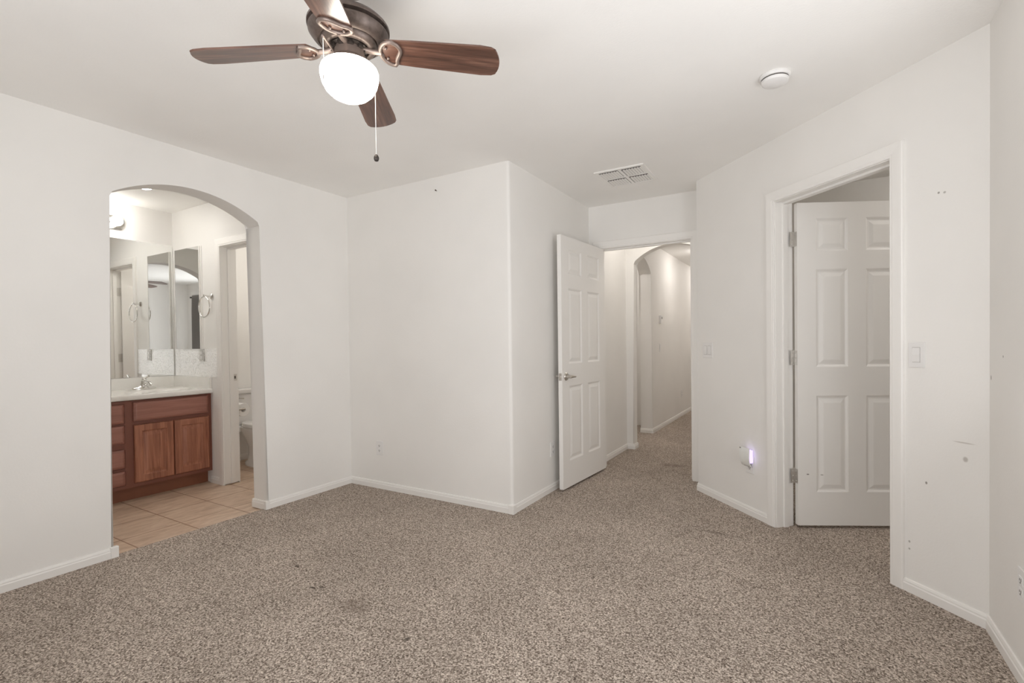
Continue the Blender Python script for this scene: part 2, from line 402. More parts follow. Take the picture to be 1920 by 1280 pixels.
for a in ((SY0, SY0 + .04, .75, 2.05), (SY1 - .04, SY1, .75, 2.05), (SY0, SY1, .75, .79), (SY0, SY1, 2.01, 2.05)): box(bm, 4.07, 4.12, a[0], a[1], a[2], a[3])
fill_win = struct('added_side_window', bm, M_trim)  # unseen window added to let the side fill light in
obj('window_pane', B(4.094, 4.098, SY0 + .04, SY1 - .04, .79, 2.01), M_glass, fill_win)
# rear wall with the window the daylight comes through
WX0, WX1, WZ0, WZ1 = 1.75, 3.45, .75, 2.05
bm = bmesh.new()
for a in ((0, WX0, 0, H), (WX1, 4.03, 0, H), (WX0, WX1, 0, WZ0), (WX0, WX1, WZ1, H)): box(bm, a[0], a[1], -.67, -.55, a[2], a[3])
struct('wall_front', bm, M_wall)
bm = bmesh.new()
for a in ((WX0, WX0 + .04, WZ0, WZ1), (WX1 - .04, WX1, WZ0, WZ1), (WX0, WX1, WZ0, WZ0 + .04), (WX0, WX1, WZ1 - .04, WZ1), (2.58, 2.62, WZ0, WZ1)): box(bm, a[0], a[1], -.64, -.59, a[2], a[3])
win = struct('window_1', bm, M_trim)
obj('window_pane', B(WX0 + .04, WX1 - .04, -.618, -.614, WZ0 + .04, WZ1 - .04), M_glass, win)
# hall beyond the doorway
wall_open('wall_hall_left', 4.426, 9.82, H, arch_outline(5.44, 6.279, 0, 2.045, 2.215), lambda a, z, d: (d, a, z), 1.507, 1.662, M_wall, .012)
wall_open('wall_hall_arch', 1.662, 2.66, H, arch_outline(1.742, 2.58, 0, 2.035, 2.207), lambda a, z, d: (a, d, z), 5.265, 5.385, M_wall, .012)
struct('wall_hall_right', B(2.66, 2.78, 4.426, 9.82, 0, H), M_wall)
struct('wall_hall_end', B(1.507, 2.78, 9.82, 9.94, 0, H), M_wall)
bm = bmesh.new(); box(bm, .5, .62, 4.9, 6.9, 0, H); box(bm, .62, 1.507, 4.9, 5.0, 0, H); box(bm, .62, 1.507, 6.8, 6.9, 0, H)
struct('wall_side_passage', bm, M_wall)
# closet behind the diagonal wall
bm = bmesh.new(); box(bm, 2.78, 5.5, 4.75, 4.87, 0, H); box(bm, 5.5, 5.62, 2.5, 4.87, 0, H); box(bm, 4.15, 5.5, 2.5, 2.62, 0, H)
struct('wall_closet', bm, M_wall)
# bathroom
struct('wall_bathroom_back', B(-1.865, -1.745, -.67, 3.5, -.01, H), M_bath, 'white bathroom wall behind the vanity')
T0, T1, TZ = -.930, -.300, 2.035
wall_open('wall_bathroom_side', -1.745, -TH, H, [(T0 - .018, 0), (T0 - .018, TZ + .018), (T1 + .018, TZ + .018), (T1 + .018, 0)], lambda a, z, d: (a, 2.332 + d, z if z else -.01), 0, .12, M_bath, 0, 'white bathroom side wall with the toilet room doorway')
struct('wall_toilet_room', B(-1.745, -TH, 3.38, 3.5, -.01, H), M_bath)
struct('wall_bathroom_front', B(-1.745, -TH, -.67, -.55, -.01, H), M_bath)

# ------------------------------------------------------------------ baseboards
baseboard('baseboard_left', [(-TH, 1.212), (0, 1.212), (0, -.55)][::1], [(-.012, .0155, 1.19, 1.2275)], 'white baseboard along the left wall before the arch')
baseboard('baseboard_back', [(1.627, 4.29), (1.627, 2.887), (0, 2.887), (0, 2.119), (-TH, 2.119)], [(1.60, 1.6425, 2.8715, 2.915), (-.012, .0155, 2.1035, 2.135)], 'white baseboard from the arch round the back wall corner')
e = lambda s, d=0: (EF(s, 0, d)[0], EF(s, 0, d)[1])
baseboard('baseboard_diagonal', [e(E0 - .067), (2.642, 4.052), (2.642, 4.12)], [], 'white baseboard left of the closet doorway')
baseboard('baseboard_right', [(4.03, -.55), e(1.963), e(E1 + .067)], [], 'white baseboard at the right corner of the room')
baseboard('baseboard_front', [(0, -.55), (4.03, -.55)])
baseboard('baseboard_hall', [(1.742, 5.385), (1.742, 5.265), (1.662, 5.265), (1.662, 4.426)], [], 'white baseboard in the hall up to the arch pier')
baseboard('baseboard_hall_far', [(1.662, 9.82), (1.662, 6.279), (1.507, 6.279)], [], 'white baseboard along the far hall wall')
baseboard('baseboard_bathroom', [(T0 - .067, 2.332), (-1.145, 2.332)], [], 'short white baseboard between vanity and toilet room casing', z=-.01)
baseboard('baseboard_toilet_room', [(-TH, 3.38), (-1.745, 3.38), (-1.745, 2.452)], z=-.01)

# ------------------------------------------------------------------ door frames
def trim(name, a0, a1, zt, fn, depth, stop, label, back=True, zb=0.0):
    bm = bmesh.new()
    casing(bm, a0 - .004, a1 + .004, zt + .004, lambda a, z, t: fn(a, z, -t), zb)
    if back: casing(bm, a0 - .004, a1 + .004, zt + .004, lambda a, z, t: fn(a, z, depth + t), zb)
    jamb(bm, a0, a1, zt, fn, depth, stop)
    return struct(name, bm, M_trim, label)
t1 = trim('trim_1', OX0, OX1, OZ, lambda a, z, d: (a, 4.306 + d, z), .12, (.037, .072), 'white casing and jamb of the hall doorway')
t2 = trim('trim_2', E0, E1, EZ, EF, .12, (.050, .083), 'white casing and jamb of the closet doorway')
t3 = trim('trim_3', T0, T1, TZ, lambda a, z, d: (a, 2.332 + d, z), .12, (.050, .083), 'white casing and jamb of the toilet room doorway', zb=-.01)
def strike(parent, fn, a, z, d, sgn):
    bm = bmesh.new(); hexa(bm, fn, (a, a + sgn * .0022), (z - .029, z + .029), (d - .016, d + .016)); p = obj('strike_plate', bm, M_steel, parent)
    bm = bmesh.new(); hexa(bm, fn, (a + sgn * .0005, a + sgn * .003), (z - .012, z + .012), (d - .006, d + .006)); obj('latch_hole', bm, M_slot, p)
strike(t1, lambda a, z, d: (a, 4.306 + d, z), OX1, .915, .018, -1)
strike(t3, lambda a, z, d: (a, 2.332 + d, z), T0, .915, .098, 1)

# ------------------------------------------------------------------ doors
def lever_set(parent, x, z, y, out, direction):
    """rose, neck and lever on one face; out = +1/-1 along local y, direction along local x"""
    bm = bmesh.new(); lathe(bm, [(.0, 0), (.032, 0), (.032, out * .004), (.028, out * .009), (.014, out * .012), (.0125, out * .030), (.0125, out * .052), (.0, out * .054)], x, y, z, 28, 'y', False)
    h = obj('door_handle', bm, M_nickel, parent, auto=35)
    bm = bmesh.new(); yl = y + out * .045
    tube(bm, [(x - direction * .010, yl, z), (x + direction * .02, yl, z), (x + direction * .055, yl, z - .001), (x + direction * .085, yl - out * .004, z - .003), (x + direction * .108, yl - out * .012, z - .004)], [.010, .011, .0095, .0085, .006], 12)
    obj('lever', bm, M_nickel, h, auto=40); return h
def hinge(parent, z, place):
    bm = bmesh.new(); place(bm, z); return obj('hinge', bm, M_steel, parent, auto=35)

d1 = thing('door_1', 'open white six-panel door with lever handle, swung against the back wall corner', 'door', (OX0 + .004, 4.302, 0), math.radians(-93.6), kind='structure')
obj('door_leaf', six_panel(.806, 2.034), M_door, d1)
lever_set(d1, .746, .912, .035, 1, -1); lever_set(d1, .746, .912, 0, -1, -1)
obj('latch_plate', B(.8055, .8075, .005, .030, .883, .941, .002), M_nickel, d1)
obj('latch_bolt', B(.807, .817, .011, .024, .905, .919, .003), M_nickel, d1)
for z in (.30, 1.06, 1.80):
    bm = bmesh.new(); tube(bm, [(-.003, -.004, z - .045), (-.003, -.004, z + .045)], .006, 10); box(bm, -.002, -.0002, .002, .032, z - .045, z + .045); obj('hinge', bm, M_steel, d1, auto=35)
d2 = thing('door_2', 'white six-panel closet door on three steel hinges, standing open inside the diagonal doorway', 'door', EF(E0 + .011, 0, .131), math.radians(-45 + 72.7), kind='structure')
M_door_s = mat('white_door_paint_scuffed', (.855, .838, .812), .42)
_v = coords(M_door_s); _rgb = N(M_door_s, 'ShaderNodeRGB'); _rgb.outputs[0].default_value = (.855, .838, .812, 1)
L(M_door_s, spots(M_door_s, _rgb.outputs[0], _v, [((.06, -.035, .34), (.010, .02, .005), dk, .9), ((.148, -.035, .335), (.011, .02, .0035), dk, .8)]), bsdf(M_door_s).inputs['Base Color'])
lf = obj('door_leaf', six_panel(.722, 2.036), M_door_s, d2)
for v in lf.data.vertices: v.co.y -= .035
lever_set(d2, .662, .912, -.035, -1, -1); lever_set(d2, .662, .912, 0, 1, -1)
ia = math.radians(-72.7)
for z in (.325, 1.071, 1.815):
    bm = bmesh.new()
    tube(bm, [(-.005, .003, z - .046), (-.005, .003, z + .046)], .0068, 12)
    for kz in (-.028, -.009, .010, .029): tube(bm, [(-.005, .003, z + kz - .0075), (-.005, .003, z + kz + .0075)], .0078, 12)
    box(bm, -.0022, -.0002, -.034, -.001, z - .045, z + .045, .0008)
    # leaf on the jamb: turn back by the opening angle
    n0 = len(bm.verts); vs = box(bm, .0012, .0035, -.036, -.002, z - .045, z + .045)
    for v in vs:
        x, y = v.co.x, v.co.y
        v.co.x = x * math.cos(ia) - y * math.sin(ia); v.co.y = x * math.sin(ia) + y * math.cos(ia)
    for sx_ in (-.03, 0, .03):
        sphere(bm, Vector((-.002, -.018, z + sx_)), .0035, 8, 6)
        a = Vector((.0035, -.02, z + sx_)); a = Vector((a.x * math.cos(ia) - a.y * math.sin(ia), a.x * math.sin(ia) + a.y * math.cos(ia), a.z)); sphere(bm, a, .0035, 8, 6)
    obj('hinge', bm, M_steel, d2, auto=35)
# toilet room door, hinged on the far jamb and open into the toilet room (seen in the mirror)
d3 = thing('door_3', 'white toilet room door seen hinged open in the bathroom mirror', 'door', (T1 - .002, 2.332 + .122, 0), math.radians(180 - 80), kind='structure')
lf = obj('door_leaf', six_panel(.62, 2.026), M_door, d3)
lever_set(d3, .56, .912, .035, 1, -1); lever_set(d3, .56, .912, 0, -1, -1)
for z in (.325, 1.071, 1.80):
    bm = bmesh.new(); tube(bm, [(-.004, -.004, z - .046), (-.004, -.004, z + .046)], .0075, 12); box(bm, -.0022, -.0002, .001, .034, z - .045, z + .045)
    vs = box(bm, .0012, .0035, .002, .036, z - .045, z + .045); ib = math.radians(80)
    for v in vs:
        x, y = v.co.x, v.co.y; v.co.x = x * math.cos(ib) - y * math.sin(ib); v.co.y = x * math.sin(ib) + y * math.cos(ib)
    obj('hinge', bm, M_steel, d3, auto=35)

# ------------------------------------------------------------------ ceiling fan
FX, FY, FZ = 2.054, 1.166, 2.20
fan = thing('ceiling_fan', 'brown four-blade ceiling fan with a lit frosted globe', 'ceiling fan', (FX, FY, FZ))
hc = H - FZ
rx, ry, fx, fy = .862, .507, -.507, .862
bm = bmesh.new(); lathe(bm, [(.0, hc), (.066, hc), (.064, hc - .02), (.052, hc - .045), (.030, hc - .058), (.016, hc - .062), (0, hc - .062)], seg=40, cap=False); obj('canopy', bm, M_motor, fan, auto=40)
bm = bmesh.new(); tube(bm, [(0, 0, hc - .06), (0, 0, .10)], .0125, 16); obj('downrod', bm, M_bronze, fan, auto=40)
bm = bmesh.new()
k_ = .93; lathe(bm, [(r_ * k_, z_ - .036) for r_, z_ in [(0, .150), (.030, .150), (.060, .147), (.095, .138), (.128, .122), (.141, .110), (.1445, .105), (.1445, .097), (.130, .094), (.130, .089), (.1405, .086), (.1405, .081), (.126, .062), (.114, .052), (.107, .049), (.105, .053), (.101, .053), (.099, .044), (.091, .034), (.080, .030), (.072, .033), (.068, .045), (.0, .05)]], seg=64, cap=False)
obj('motor_housing', bm, M_motor, fan, auto=50)
bm = bmesh.new(); lathe(bm, [(0, .012), (.060, .012), (.060, -.002), (.050, -.006), (0, -.006)], seg=40, cap=False)
for k in range(10):
    a = 2 * PI * k / 10; box(bm, .052 * math.cos(a) - .008, .052 * math.cos(a) + .008, .052 * math.sin(a) - .008, .052 * math.sin(a) + .008, -.014, .004, .002)
obj('flywheel', bm, M_bronze_d, fan, auto=40)
bm = bmesh.new(); lathe(bm, [(0, -.004), (.047, -.004), (.050, -.010), (.050, -.036), (.053, -.041), (.064, -.048), (.069, -.055), (.069, -.060), (.060, -.062), (0, -.062)], seg=48, cap=False)
tube(bm, [(.045 * -rx - .02 * fx, .045 * -ry - .02 * fy, -.022), (-.050 * rx - .100 * fx, -.050 * ry - .100 * fy, -.020)], .0035, 8); sphere(bm, Vector((-.050 * rx - .100 * fx, -.050 * ry - .100 * fy, -.020)), .0055, 10, 8)
fit = obj('light_fitter', bm, M_bronze, fan, auto=45)
bm = bmesh.new(); lathe(bm, [(.058, -.056), (.070, -.058), (.084, -.064), (.0925, -.073), (.096, -.085), (.0955, -.101), (.090, -.124), (.079, -.145), (.061, -.162), (.040, -.173), (.020, -.1785), (0, -.180)], seg=56, cap=False)
obj('lamp_shade', bm, M_globe, fan, smooth=True)
# blades
def blade_mesh():
    bm = bmesh.new(); pts = []
    r0, r1, w0, w1 = .118, .507, .052, .065
    pts += [(r0 + .012, -w0), (r0 + .10, -w0 - .004), (r1 - .06, -w1), (r1 - .022, -w1 + .002), (r1 - .008, -w1 + .010)]
    for k in range(1, 8):
        t = -1 + 2 * k / 8; pts.append((r1 - .008 + .014 * (1 - t * t), t * (w1 - .012)))
    pts += [(r1 - .008, w1 - .010), (r1 - .022, w1 - .002), (r1 - .06, w1), (r0 + .10, w0 + .004), (r0 + .012, w0), (r0, w0 - .02), (r0 - .008, 0), (r0, -w0 + .02)]
    prism(bm, pts, lambda a, b, d: (a, b, d), -.003, .003)
    es = [e_ for e_ in bm.edges if abs(e_.verts[0].co.z - e_.verts[1].co.z) < 1e-6]
    bmesh.ops.bevel(bm, geom=es, offset=.0018, segments=2, affect='EDGES')
    return bm
def bracket_mesh():
    """arm and open leaf-shaped ring under the blade root"""
    bm = bmesh.new()
    ring = []
    for k in range(13):                                   # rounded hub side
        a = PI / 2 + PI * k / 12; ring.append((.150 + .044 * math.cos(a) * 1.0, .051 * math.sin(a), -.0065))
    for k in range(1, 10):                                # wavy blade side
        t = k / 10; y = -.051 + .102 * t
        ring.append((.157 + .015 * math.sin(2 * PI * t) * .55 + .014 * math.sin(PI * t), y, -.0065))
    tube(bm, ring, .0068, 10, True)
    tube(bm, [(.040, 0, .004), (.058, 0, -.001), (.080, 0, -.0055), (.110, 0, -.0065)], [.012, .010, .0085, .009], 12)
    for p in ((.128, .022), (.128, -.022)): sphere(bm, Vector((p[0], p[1], -.007)), .005, 8, 6)
    return bm
bl = br = None
for k, ang in enumerate((33.4, 123.4, 213.4, 303.4)):
    if k == 0:
        bl = obj('blade', blade_mesh(), M_blade, fan); br = obj('blade_bracket', bracket_mesh(), M_bronze, bl, auto=45); b = bl
    else:
        b = bl.copy(); C.objects.link(b); b.parent = fan; c = br.copy(); C.objects.link(c); c.parent = b
    b.matrix_local = Matrix.Rotation(math.radians(ang), 4, 'Z') @ Matrix.Rotation(math.radians(4.46), 4, 'Y') @ Matrix.Rotation(math.radians(-11.5), 4, 'X')
def chain(pts_top, z0, z1, x, y, fob):
    bm = bmesh.new(); z = z0
    while z > z1: sphere(bm, Vector((x, y, z)), .0019, 8, 6); z -= .0042
    tube(bm, [(x, y, z0), (x, y, z1)], .0006, 5)
    for p in pts_top: pass
    o = obj('pull_chain', bm, M_chrome, fan, smooth=True)
    if fob:
        bm = bmesh.new(); lathe(bm, [(0, .012), (.004, .010), (.0085, .003), (.0095, -.004), (.007, -.012), (0, -.015)], x, y, z1 - .010, 16, cap=False); obj('pull_fob', bm, M_bronze_d, o, smooth=True)
    else:
        bm = bmesh.new(); tube(bm, [(x, y, z1 + .004), (x, y, z1 - .012)], .0022, 8); obj('pull_fob', bm, M_chrome, o, smooth=True)
    return o
chain((), -.022, -.150, -.050 * rx - .100 * fx, -.050 * ry - .100 * fy, False)
chain((), -.050, -.330, .062 * rx + .085 * fx, .062 * ry + .085 * fy, True)

# ------------------------------------------------------------------ ceiling fittings
bm = bmesh.new(); lathe(bm, [(0, 0), (.066, 0), (.068, -.006), (.064, -.014), (.057, -.016), (.057, -.019), (.060, -.022), (.057, -.034), (.046, -.040), (0, -.043)], seg=40, cap=False)
sd = obj('smoke_detector', bm, M_plast, auto=40); sd.location = (3.267, 2.646, H); tag(sd, 'round white smoke detector on the bedroom ceiling', 'smoke detector')
bm = bmesh.new(); lathe(bm, [(.0575, -.0155), (.0585, -.0155), (.0585, -.0195), (.0575, -.0195)], seg=40, cap=False); obj('vent_gap', bm, M_slot, sd)
vent = thing('ceiling_vent', 'white louvred air vent on the ceiling before the hall door', 'vent', (2.215, 3.635, H))
bm = bmesh.new(); vw, vl = .185, .20
box(bm, -vw, vw, -vl, -vl + .026, -.009, 0, .002); box(bm, -vw, vw, vl - .026, vl, -.009, 0, .002); box(bm, -vw, -vw + .026, -vl + .0262, vl - .0262, -.009, 0, .002); box(bm, vw - .026, vw, -vl + .0262, vl - .0262, -.009, 0, .002)
box(bm, -.011, .011, -vl + .0265, vl - .0265, -.008, -.0002); box(bm, -vw + .0265, -.0112, -.010, .010, -.0078, -.0002); box(bm, .0112, vw - .0265, -.010, .010, -.0078, -.0002)
obj('vent_frame', bm, M_trim, vent); obj('duct_shade', B(-vw + .02, vw - .02, -vl + .02, vl - .02, -.0012, -.0004), M_slot, vent)  # flat dark sheet stands in for the shade inside the duct
for sxx in (-1, 1):
    for syy in (-1, 1):
        for k in range(7):
            xx = sxx * .0875 + (k - 3) * .0205
            bm = bmesh.new()
            def lf_(a, b, c, xx=xx, syy=syy): return (xx + a * .0066 + c * .0006, syy * .092 + .008 + b * .069, -.0062 + a * .0022 + c * .0004)
            hexa(bm, lf_, (-1, 1), (-1, 1), (-1, 1)); obj('louvre', bm, M_trim, vent)
fx_ = thing('bath_ceiling_fitting', 'small round white fitting, lit as added fill, on the bathroom ceiling glimpsed under the arch', 'ceiling light', (-1.03, 1.82, H))
bm = bmesh.new(); lathe(bm, [(0, 0), (.062, 0), (.062, -.010), (.054, -.019), (.047, -.0195), (0, -.0195)], seg=32, cap=False); obj('cover', bm, M_plast, fx_, auto=40)
bm = bmesh.new(); lathe(bm, [(.046, -.0195), (.040, -.0215), (0, -.0225)], seg=28, cap=False); obj('fill_lens', bm, M_lens, fx_, smooth=True)  # fitting made to glow as added bathroom fill
for x, y, lb in ((2.16, 7.2, 'lit dome ceiling light midway along the hall'), (2.16, 4.85, 'dim dome fill light added just outside the bedroom door'), (2.16, 8.9, 'dome fill light added at the far end of the hall'), (1.05, 5.9, 'dome fill light added in the side passage off the hall'), (-.95, 2.92, 'dome fill light added in the toilet room'), (4.6, 3.9, 'dome fill light added in the closet')):  # mid-hall dome is a hall lamp; the rest are added fill
    hl = thing('ceiling_or_fill_light', lb, 'ceiling light', (x, y, H))
    bm = bmesh.new(); lathe(bm, [(0, 0), (.13, 0), (.13, -.018), (.12, -.022), (0, -.022)], seg=36, cap=False); obj('base', bm, M_plast, hl, auto=40)
    bm = bmesh.new(); lathe(bm, [(.118, -.022), (.112, -.045), (.085, -.068), (.045, -.080), (0, -.084)], seg=36, cap=False)
    obj('dome', bm, {2.92: M_dome_t, 3.9: M_dome_c, 4.85: M_dome_n}.get(y, M_dome), hl, smooth=True)

# ------------------------------------------------------------------ wall plates
def frame_at(px, py, ang):
    """local x along the wall, local y out of the wall"""
    return Matrix.Translation((px, py, 0)) @ Matrix.Rotation(ang, 4, 'Z')
def outlet(label, px, py, z, ang, group=None):
    t = thing('wall_outlet', label, 'wall outlet', (px, py, z), ang, group)
    obj('cover_plate', B(-.036, .036, 0, .006, -.058, .058, .003, 2), M_plast, t)
    for s_ in (.020, -.020):
        bm = bmesh.new(); box(bm, -.017, .017, .005, .008, s_ - .0135, s_ + .0135, .003); r_ = obj('receptacle', bm, M_plast, t)
        bm = bmesh.new(); box(bm, -.0075, -.0045, .0078, .0086, s_ - .002, s_ + .007); box(bm, .0045, .0075, .0078, .0086, s_ - .002, s_ + .006); box(bm, -.003, .003, .0078, .0086, s_ - .010, s_ - .005); obj('slots', bm, M_slot, r_)
    return t
outlet('white duplex outlet low on the back wall', .348, 2.887, .333, PI)
outlet('white duplex outlet on the side of the jutting corner beside the open door', 1.627, 3.500, .333, -PI / 2)
outlet('white duplex outlet at the right picture edge above the baseboard', 4.03, 2.297, .335, PI / 2)
outlet('small white outlet far down the hall wall', 1.662, 7.95, .35, -PI / 2)
def switch(label, px, py, z, ang, n):
    t = thing('light_switch', label, 'light switch', (px, py, z), ang)
    w = .036 + .023 * (n - 1); obj('switch_plate', B(-w, w, 0, .0055, -.058, .058, .003, 2), M_plast, t)
    for k in range(n):
        x = (k - (n - 1) / 2) * .046
        bm = bmesh.new(); box(bm, x - .0175, x + .0175, .004, .0060, -.0345, .0345); rf = obj('rocker_frame', bm, M_grey, t)
        bm = bmesh.new(); prism(bm, [(-.033, .005), (.033, .005), (.033, .0068), (0, .0100), (-.033, .0085)], lambda a, b, d: (d, b, a), x - .0162, x + .0162); obj('rocker', bm, M_plast, rf)
    return t
aE = PI * .75        # local x = (-q,q), local y = out of the diagonal wall (-q,-q)
switch('double white rocker switch by the hall doorway', *e(.135), 1.112, aE, 2)
switch('single white rocker switch right of the closet doorway', *e(1.680), 1.110, aE, 1)
switch('white light switch midway along the hall wall', 1.662, 6.68, 1.095, -PI / 2, 1)
th = thing('thermostat', 'small thermostat box above the hall switch', 'thermostat', (1.662, 6.69, 1.475), -PI / 2)
obj('housing', B(-.045, .045, 0, .028, -.055, .055, .006), M_plast, th); obj('screen', B(-.025, .025, .0275, .029, .005, .035), M_grey, th)
# plug-in night light on its outlet
outlet('white outlet behind the plug-in violet night light', *e(.587), .343, aE)
nl = thing('night_light', 'plug-in white night light glowing violet on the diagonal wall', 'night light', (*e(.582), .395), aE)
bm = bmesh.new(); box(bm, -.026, .026, .008, .028, -.060, .045, .004); obj('body', bm, M_grey, nl)
bm = bmesh.new()
pr = [(-.062, .020), (-.055, .030), (-.035, .042), (0, .047), (.035, .047), (.062, .043), (.066, .040), (.060, .039), (0, .042), (-.035, .037), (-.055, .026), (-.060, .020)]
prism(bm, pr, lambda a, b, d: (d, b, a), -.046, .044); obj('front_shell', bm, M_white_dev, nl, auto=30)
bm = bmesh.new(); box(bm, -.042, -.027, .010, .034, -.034, .052, .003); box(bm, -.0268, .026, .012, .034, .046, .054, .003); obj('glow_lens', bm, M_violet, nl)
obj('button', B(.034, .042, .041, .050, .056, .064, .002), M_grey, nl)
# nail
bm = bmesh.new(); tube(bm, [(0, .01, 0), (0, -.014, .002)], .0022, 8); sphere(bm, Vector((0, -.015, .002)), .0055, 10, 8); nailo = obj('wall_nail', bm, mat('rusty_nail', (.10, .07, .05), .5, .5), auto=40)
nailo.location = (.990, 2.887, 2.336); tag(nailo, 'lone dark nail high on the back wall', 'nail')

# ------------------------------------------------------------------ bathroom vanity
VX, VY0, VY1, CT = -1.13, .72, 2.330, .820
van = thing('vanity_cabinet', 'reddish-brown wooden bathroom vanity with panelled doors and drawers', 'cabinet', (0, 0, 0))
bm = bmesh.new()
box(bm, -1.735, VX - .0195, VY0, VY0 + .018, .10, .775); box(bm, -1.735, VX - .0195, VY1 - .018, VY1, .10, .775); box(bm, -1.735, VX - .02, VY0, VY1, .10, .118); box(bm, -1.738, -1.725, VY0, VY1, .10, .775)
obj('carcass', bm, M_cab_f, van)
bm = bmesh.new()
ys_ = [VY0, .76, 1.31, 1.34, 1.69, 1.745, 2.305, VY1]
for a, b in ((VY0, .752), (1.298, 1.347), (1.688, 1.752), (2.298, VY1)): box(bm, VX - .019, VX, a, b, .10, .775)
for a, b in ((.745, .775), (.583, .612), (.10, .138)):
    box(bm, VX - .019, VX - .0005, .752, 1.298, a, b); box(bm, VX - .019, VX - .0005, 1.752, 2.298, a, b)
for a, b in ((.745, .775), (.590, .605), (.408, .448), (.238, .256), (.10, .138)): box(bm, VX - .019, VX - .0005, 1.347, 1.688, a, b)
box(bm, VX - .19 + .17, VX - .018, .752, 2.298, .118, .745)
obj('face_frame', bm, M_cab_f, van)
obj('toe_kick', B(-1.225, -1.205, VY0 + .01, VY1, -.010, .10), M_toe, van)
def front(name, y0, y1, z0, z1, m, rings):
    bm = bmesh.new(); fn = lambda y, z, d: (VX + .019 - d, y, z)
    x0, x1 = y0, y1
    ring_panel(bm, fn, y0, y1, z0, z1, rings)
    slab_edges(bm, fn, y0 + rings[0][0], y1 - rings[0][0], z0 + rings[0][0], z1 - rings[0][0], .0188)
    bm.faces.new([bm.verts.new(fn(y, z, .0188)) for y, z in ((y0, z0), (y1, z0), (y1, z1), (y0, z1))])
    return obj(name, bm, m, van)
R_door = [(0, .005), (.007, 0), (.050, 0), (.054, .006), (.060, .009), (.066, .009), (.092, .002), (.096, .002)]
R_drw = [(0, .008), (.016, .001), (.021, 0)]
for y0, y1 in ((1.750, 2.024), (2.031, 2.303), (.748, 1.022), (1.029, 1.302)): front('cabinet_door', y0, y1, .132, .583, M_cab_v, R_door)
for y0, y1 in ((1.749, 2.300), (.750, 1.300)): front('false_drawer_front', y0, y1, .612, .762, M_cab_h, R_drw)
for z0, z1 in ((.605, .752), (.449, .590), (.262, .407), (.130, .240)): front('drawer_front', 1.345, 1.690, z0, z1, M_cab_h, R_drw)
# countertop with two oval basins pressed into it
top = thing('countertop', 'white marble-look vanity countertop with moulded basin and splash', 'countertop', (0, 0, 0))
bm = bmesh.new(); nx, ny = 40, 96; gx0, gx1 = -1.742, -1.108
basins = ((-1.345, 2.015), (-1.345, 1.03))
def ctz(x, y):
    z = CT
    for bx, by in basins:
        d = math.hypot((x - bx) / .165, (y - by) / .225)
        if d < 1: z -= .13 * (1 - d ** 3.0) ** 1.0
    return z
grid = [[bm.verts.new((gx0 + (gx1 - gx0) * i / nx, VY0 - .01 + (VY1 - VY0 + .01) * j / ny, 0)) for j in range(ny + 1)] for i in range(nx + 1)]
for row in grid:
    for v in row: v.co.z = ctz(v.co.x, v.co.y)
for i in range(nx):
    for j in range(ny): bm.faces.new((grid[i][j], grid[i + 1][j], grid[i + 1][j + 1], grid[i][j + 1]))
y0_, y1_ = VY0 - .01, VY1
prof = [(gx1, CT), (gx1 + .007, CT - .003), (gx1 + .010, CT - .010), (gx1 + .010, CT - .032), (gx1 + .006, CT - .040), (gx1 - .02, CT - .042)]
for (xa, za), (xb, zb) in zip(prof, prof[1:]): bm.faces.new([bm.verts.new(p) for p in ((xa, y0_, za), (xa, y1_, za), (xb, y1_, zb), (xb, y0_, zb))])
obj('counter_slab', bm, M_counter, top, auto=60)
bm = bmesh.new(); box(bm, -1.744, -1.724, y0_, y1_, CT - .002, .918, .004); box(bm, -1.726, -1.108, VY1 - .020, VY1, CT - .002, .918, .004); obj('splash_lip', bm, M_counter, top, auto=40)
for bx, by in basins:
    bm = bmesh.new(); lathe(bm, [(0, .002), (.018, .002), (.021, 0), (.021, -.004), (0, -.004)], bx, by, ctz(bx, by) + .002, 20, cap=False); obj('drain', bm, M_chrome, top, auto=40)
# faucets
def faucet(label, by):
    f = thing('faucet', label, 'faucet', (-1.60, by, CT))
    bm = bmesh.new()
    base = [(0, 0, 0)]
    prof = [(.032, .092, 0), (.033, .095, .006), (.031, .090, .014), (.025, .056, .024), (.022, .030, .036), (.021, .024, .060), (.019, .021, .074), (.010, .010, .080)]
    rings = []
    for a, b, z in prof: rings.append([bm.verts.new((a * math.cos(2 * PI * k / 28), b * math.sin(2 * PI * k / 28), z)) for k in range(28)])
    for ra, rb in zip(rings, rings[1:]):
        for k in range(28): bm.faces.new((ra[k], ra[(k + 1) % 28], rb[(k + 1) % 28], rb[k]))
    bm.faces.new(rings[0]); bm.faces.new(rings[-1]); obj('base', bm, M_chrome, f, auto=50)
    bm = bmesh.new(); tube(bm, [(.012, 0, .045), (.05, 0, .060), (.095, 0, .062), (.122, 0, .052), (.128, 0, .040)], [.016, .0145, .0125, .0115, .011], 14); obj('spout', bm, M_chrome, f, auto=50)
    bm = bmesh.new(); lathe(bm, [(0, .078), (.017, .078), (.0185, .086), (.016, .096), (0, .100)], seg=24, cap=False); tube(bm, [(.0, 0, .092), (.03, .006, .106), (.062, .012, .118)], [.009, .0075, .0085], 12); obj('lever_handle', bm, M_chrome, f, auto=50)
    return f
faucet('chrome faucet at the vanity basin', 2.02); faucet('chrome faucet at the hidden left basin', 1.03)
# mirror on the back wall
mr = thing('wall_mirror', 'large frameless mirror over the vanity countertop', 'mirror', (0, 0, 0))
obj('mirror_pane', B(-1.7435, -1.738, .74, 2.326, .922, 2.13), M_mirror, mr)
for yy in (1.0, 1.55, 2.05): obj('mirror_clip', B(-1.7435, -1.735, yy - .012, yy + .012, 2.124, 2.136, bev=.001), M_plast, mr)
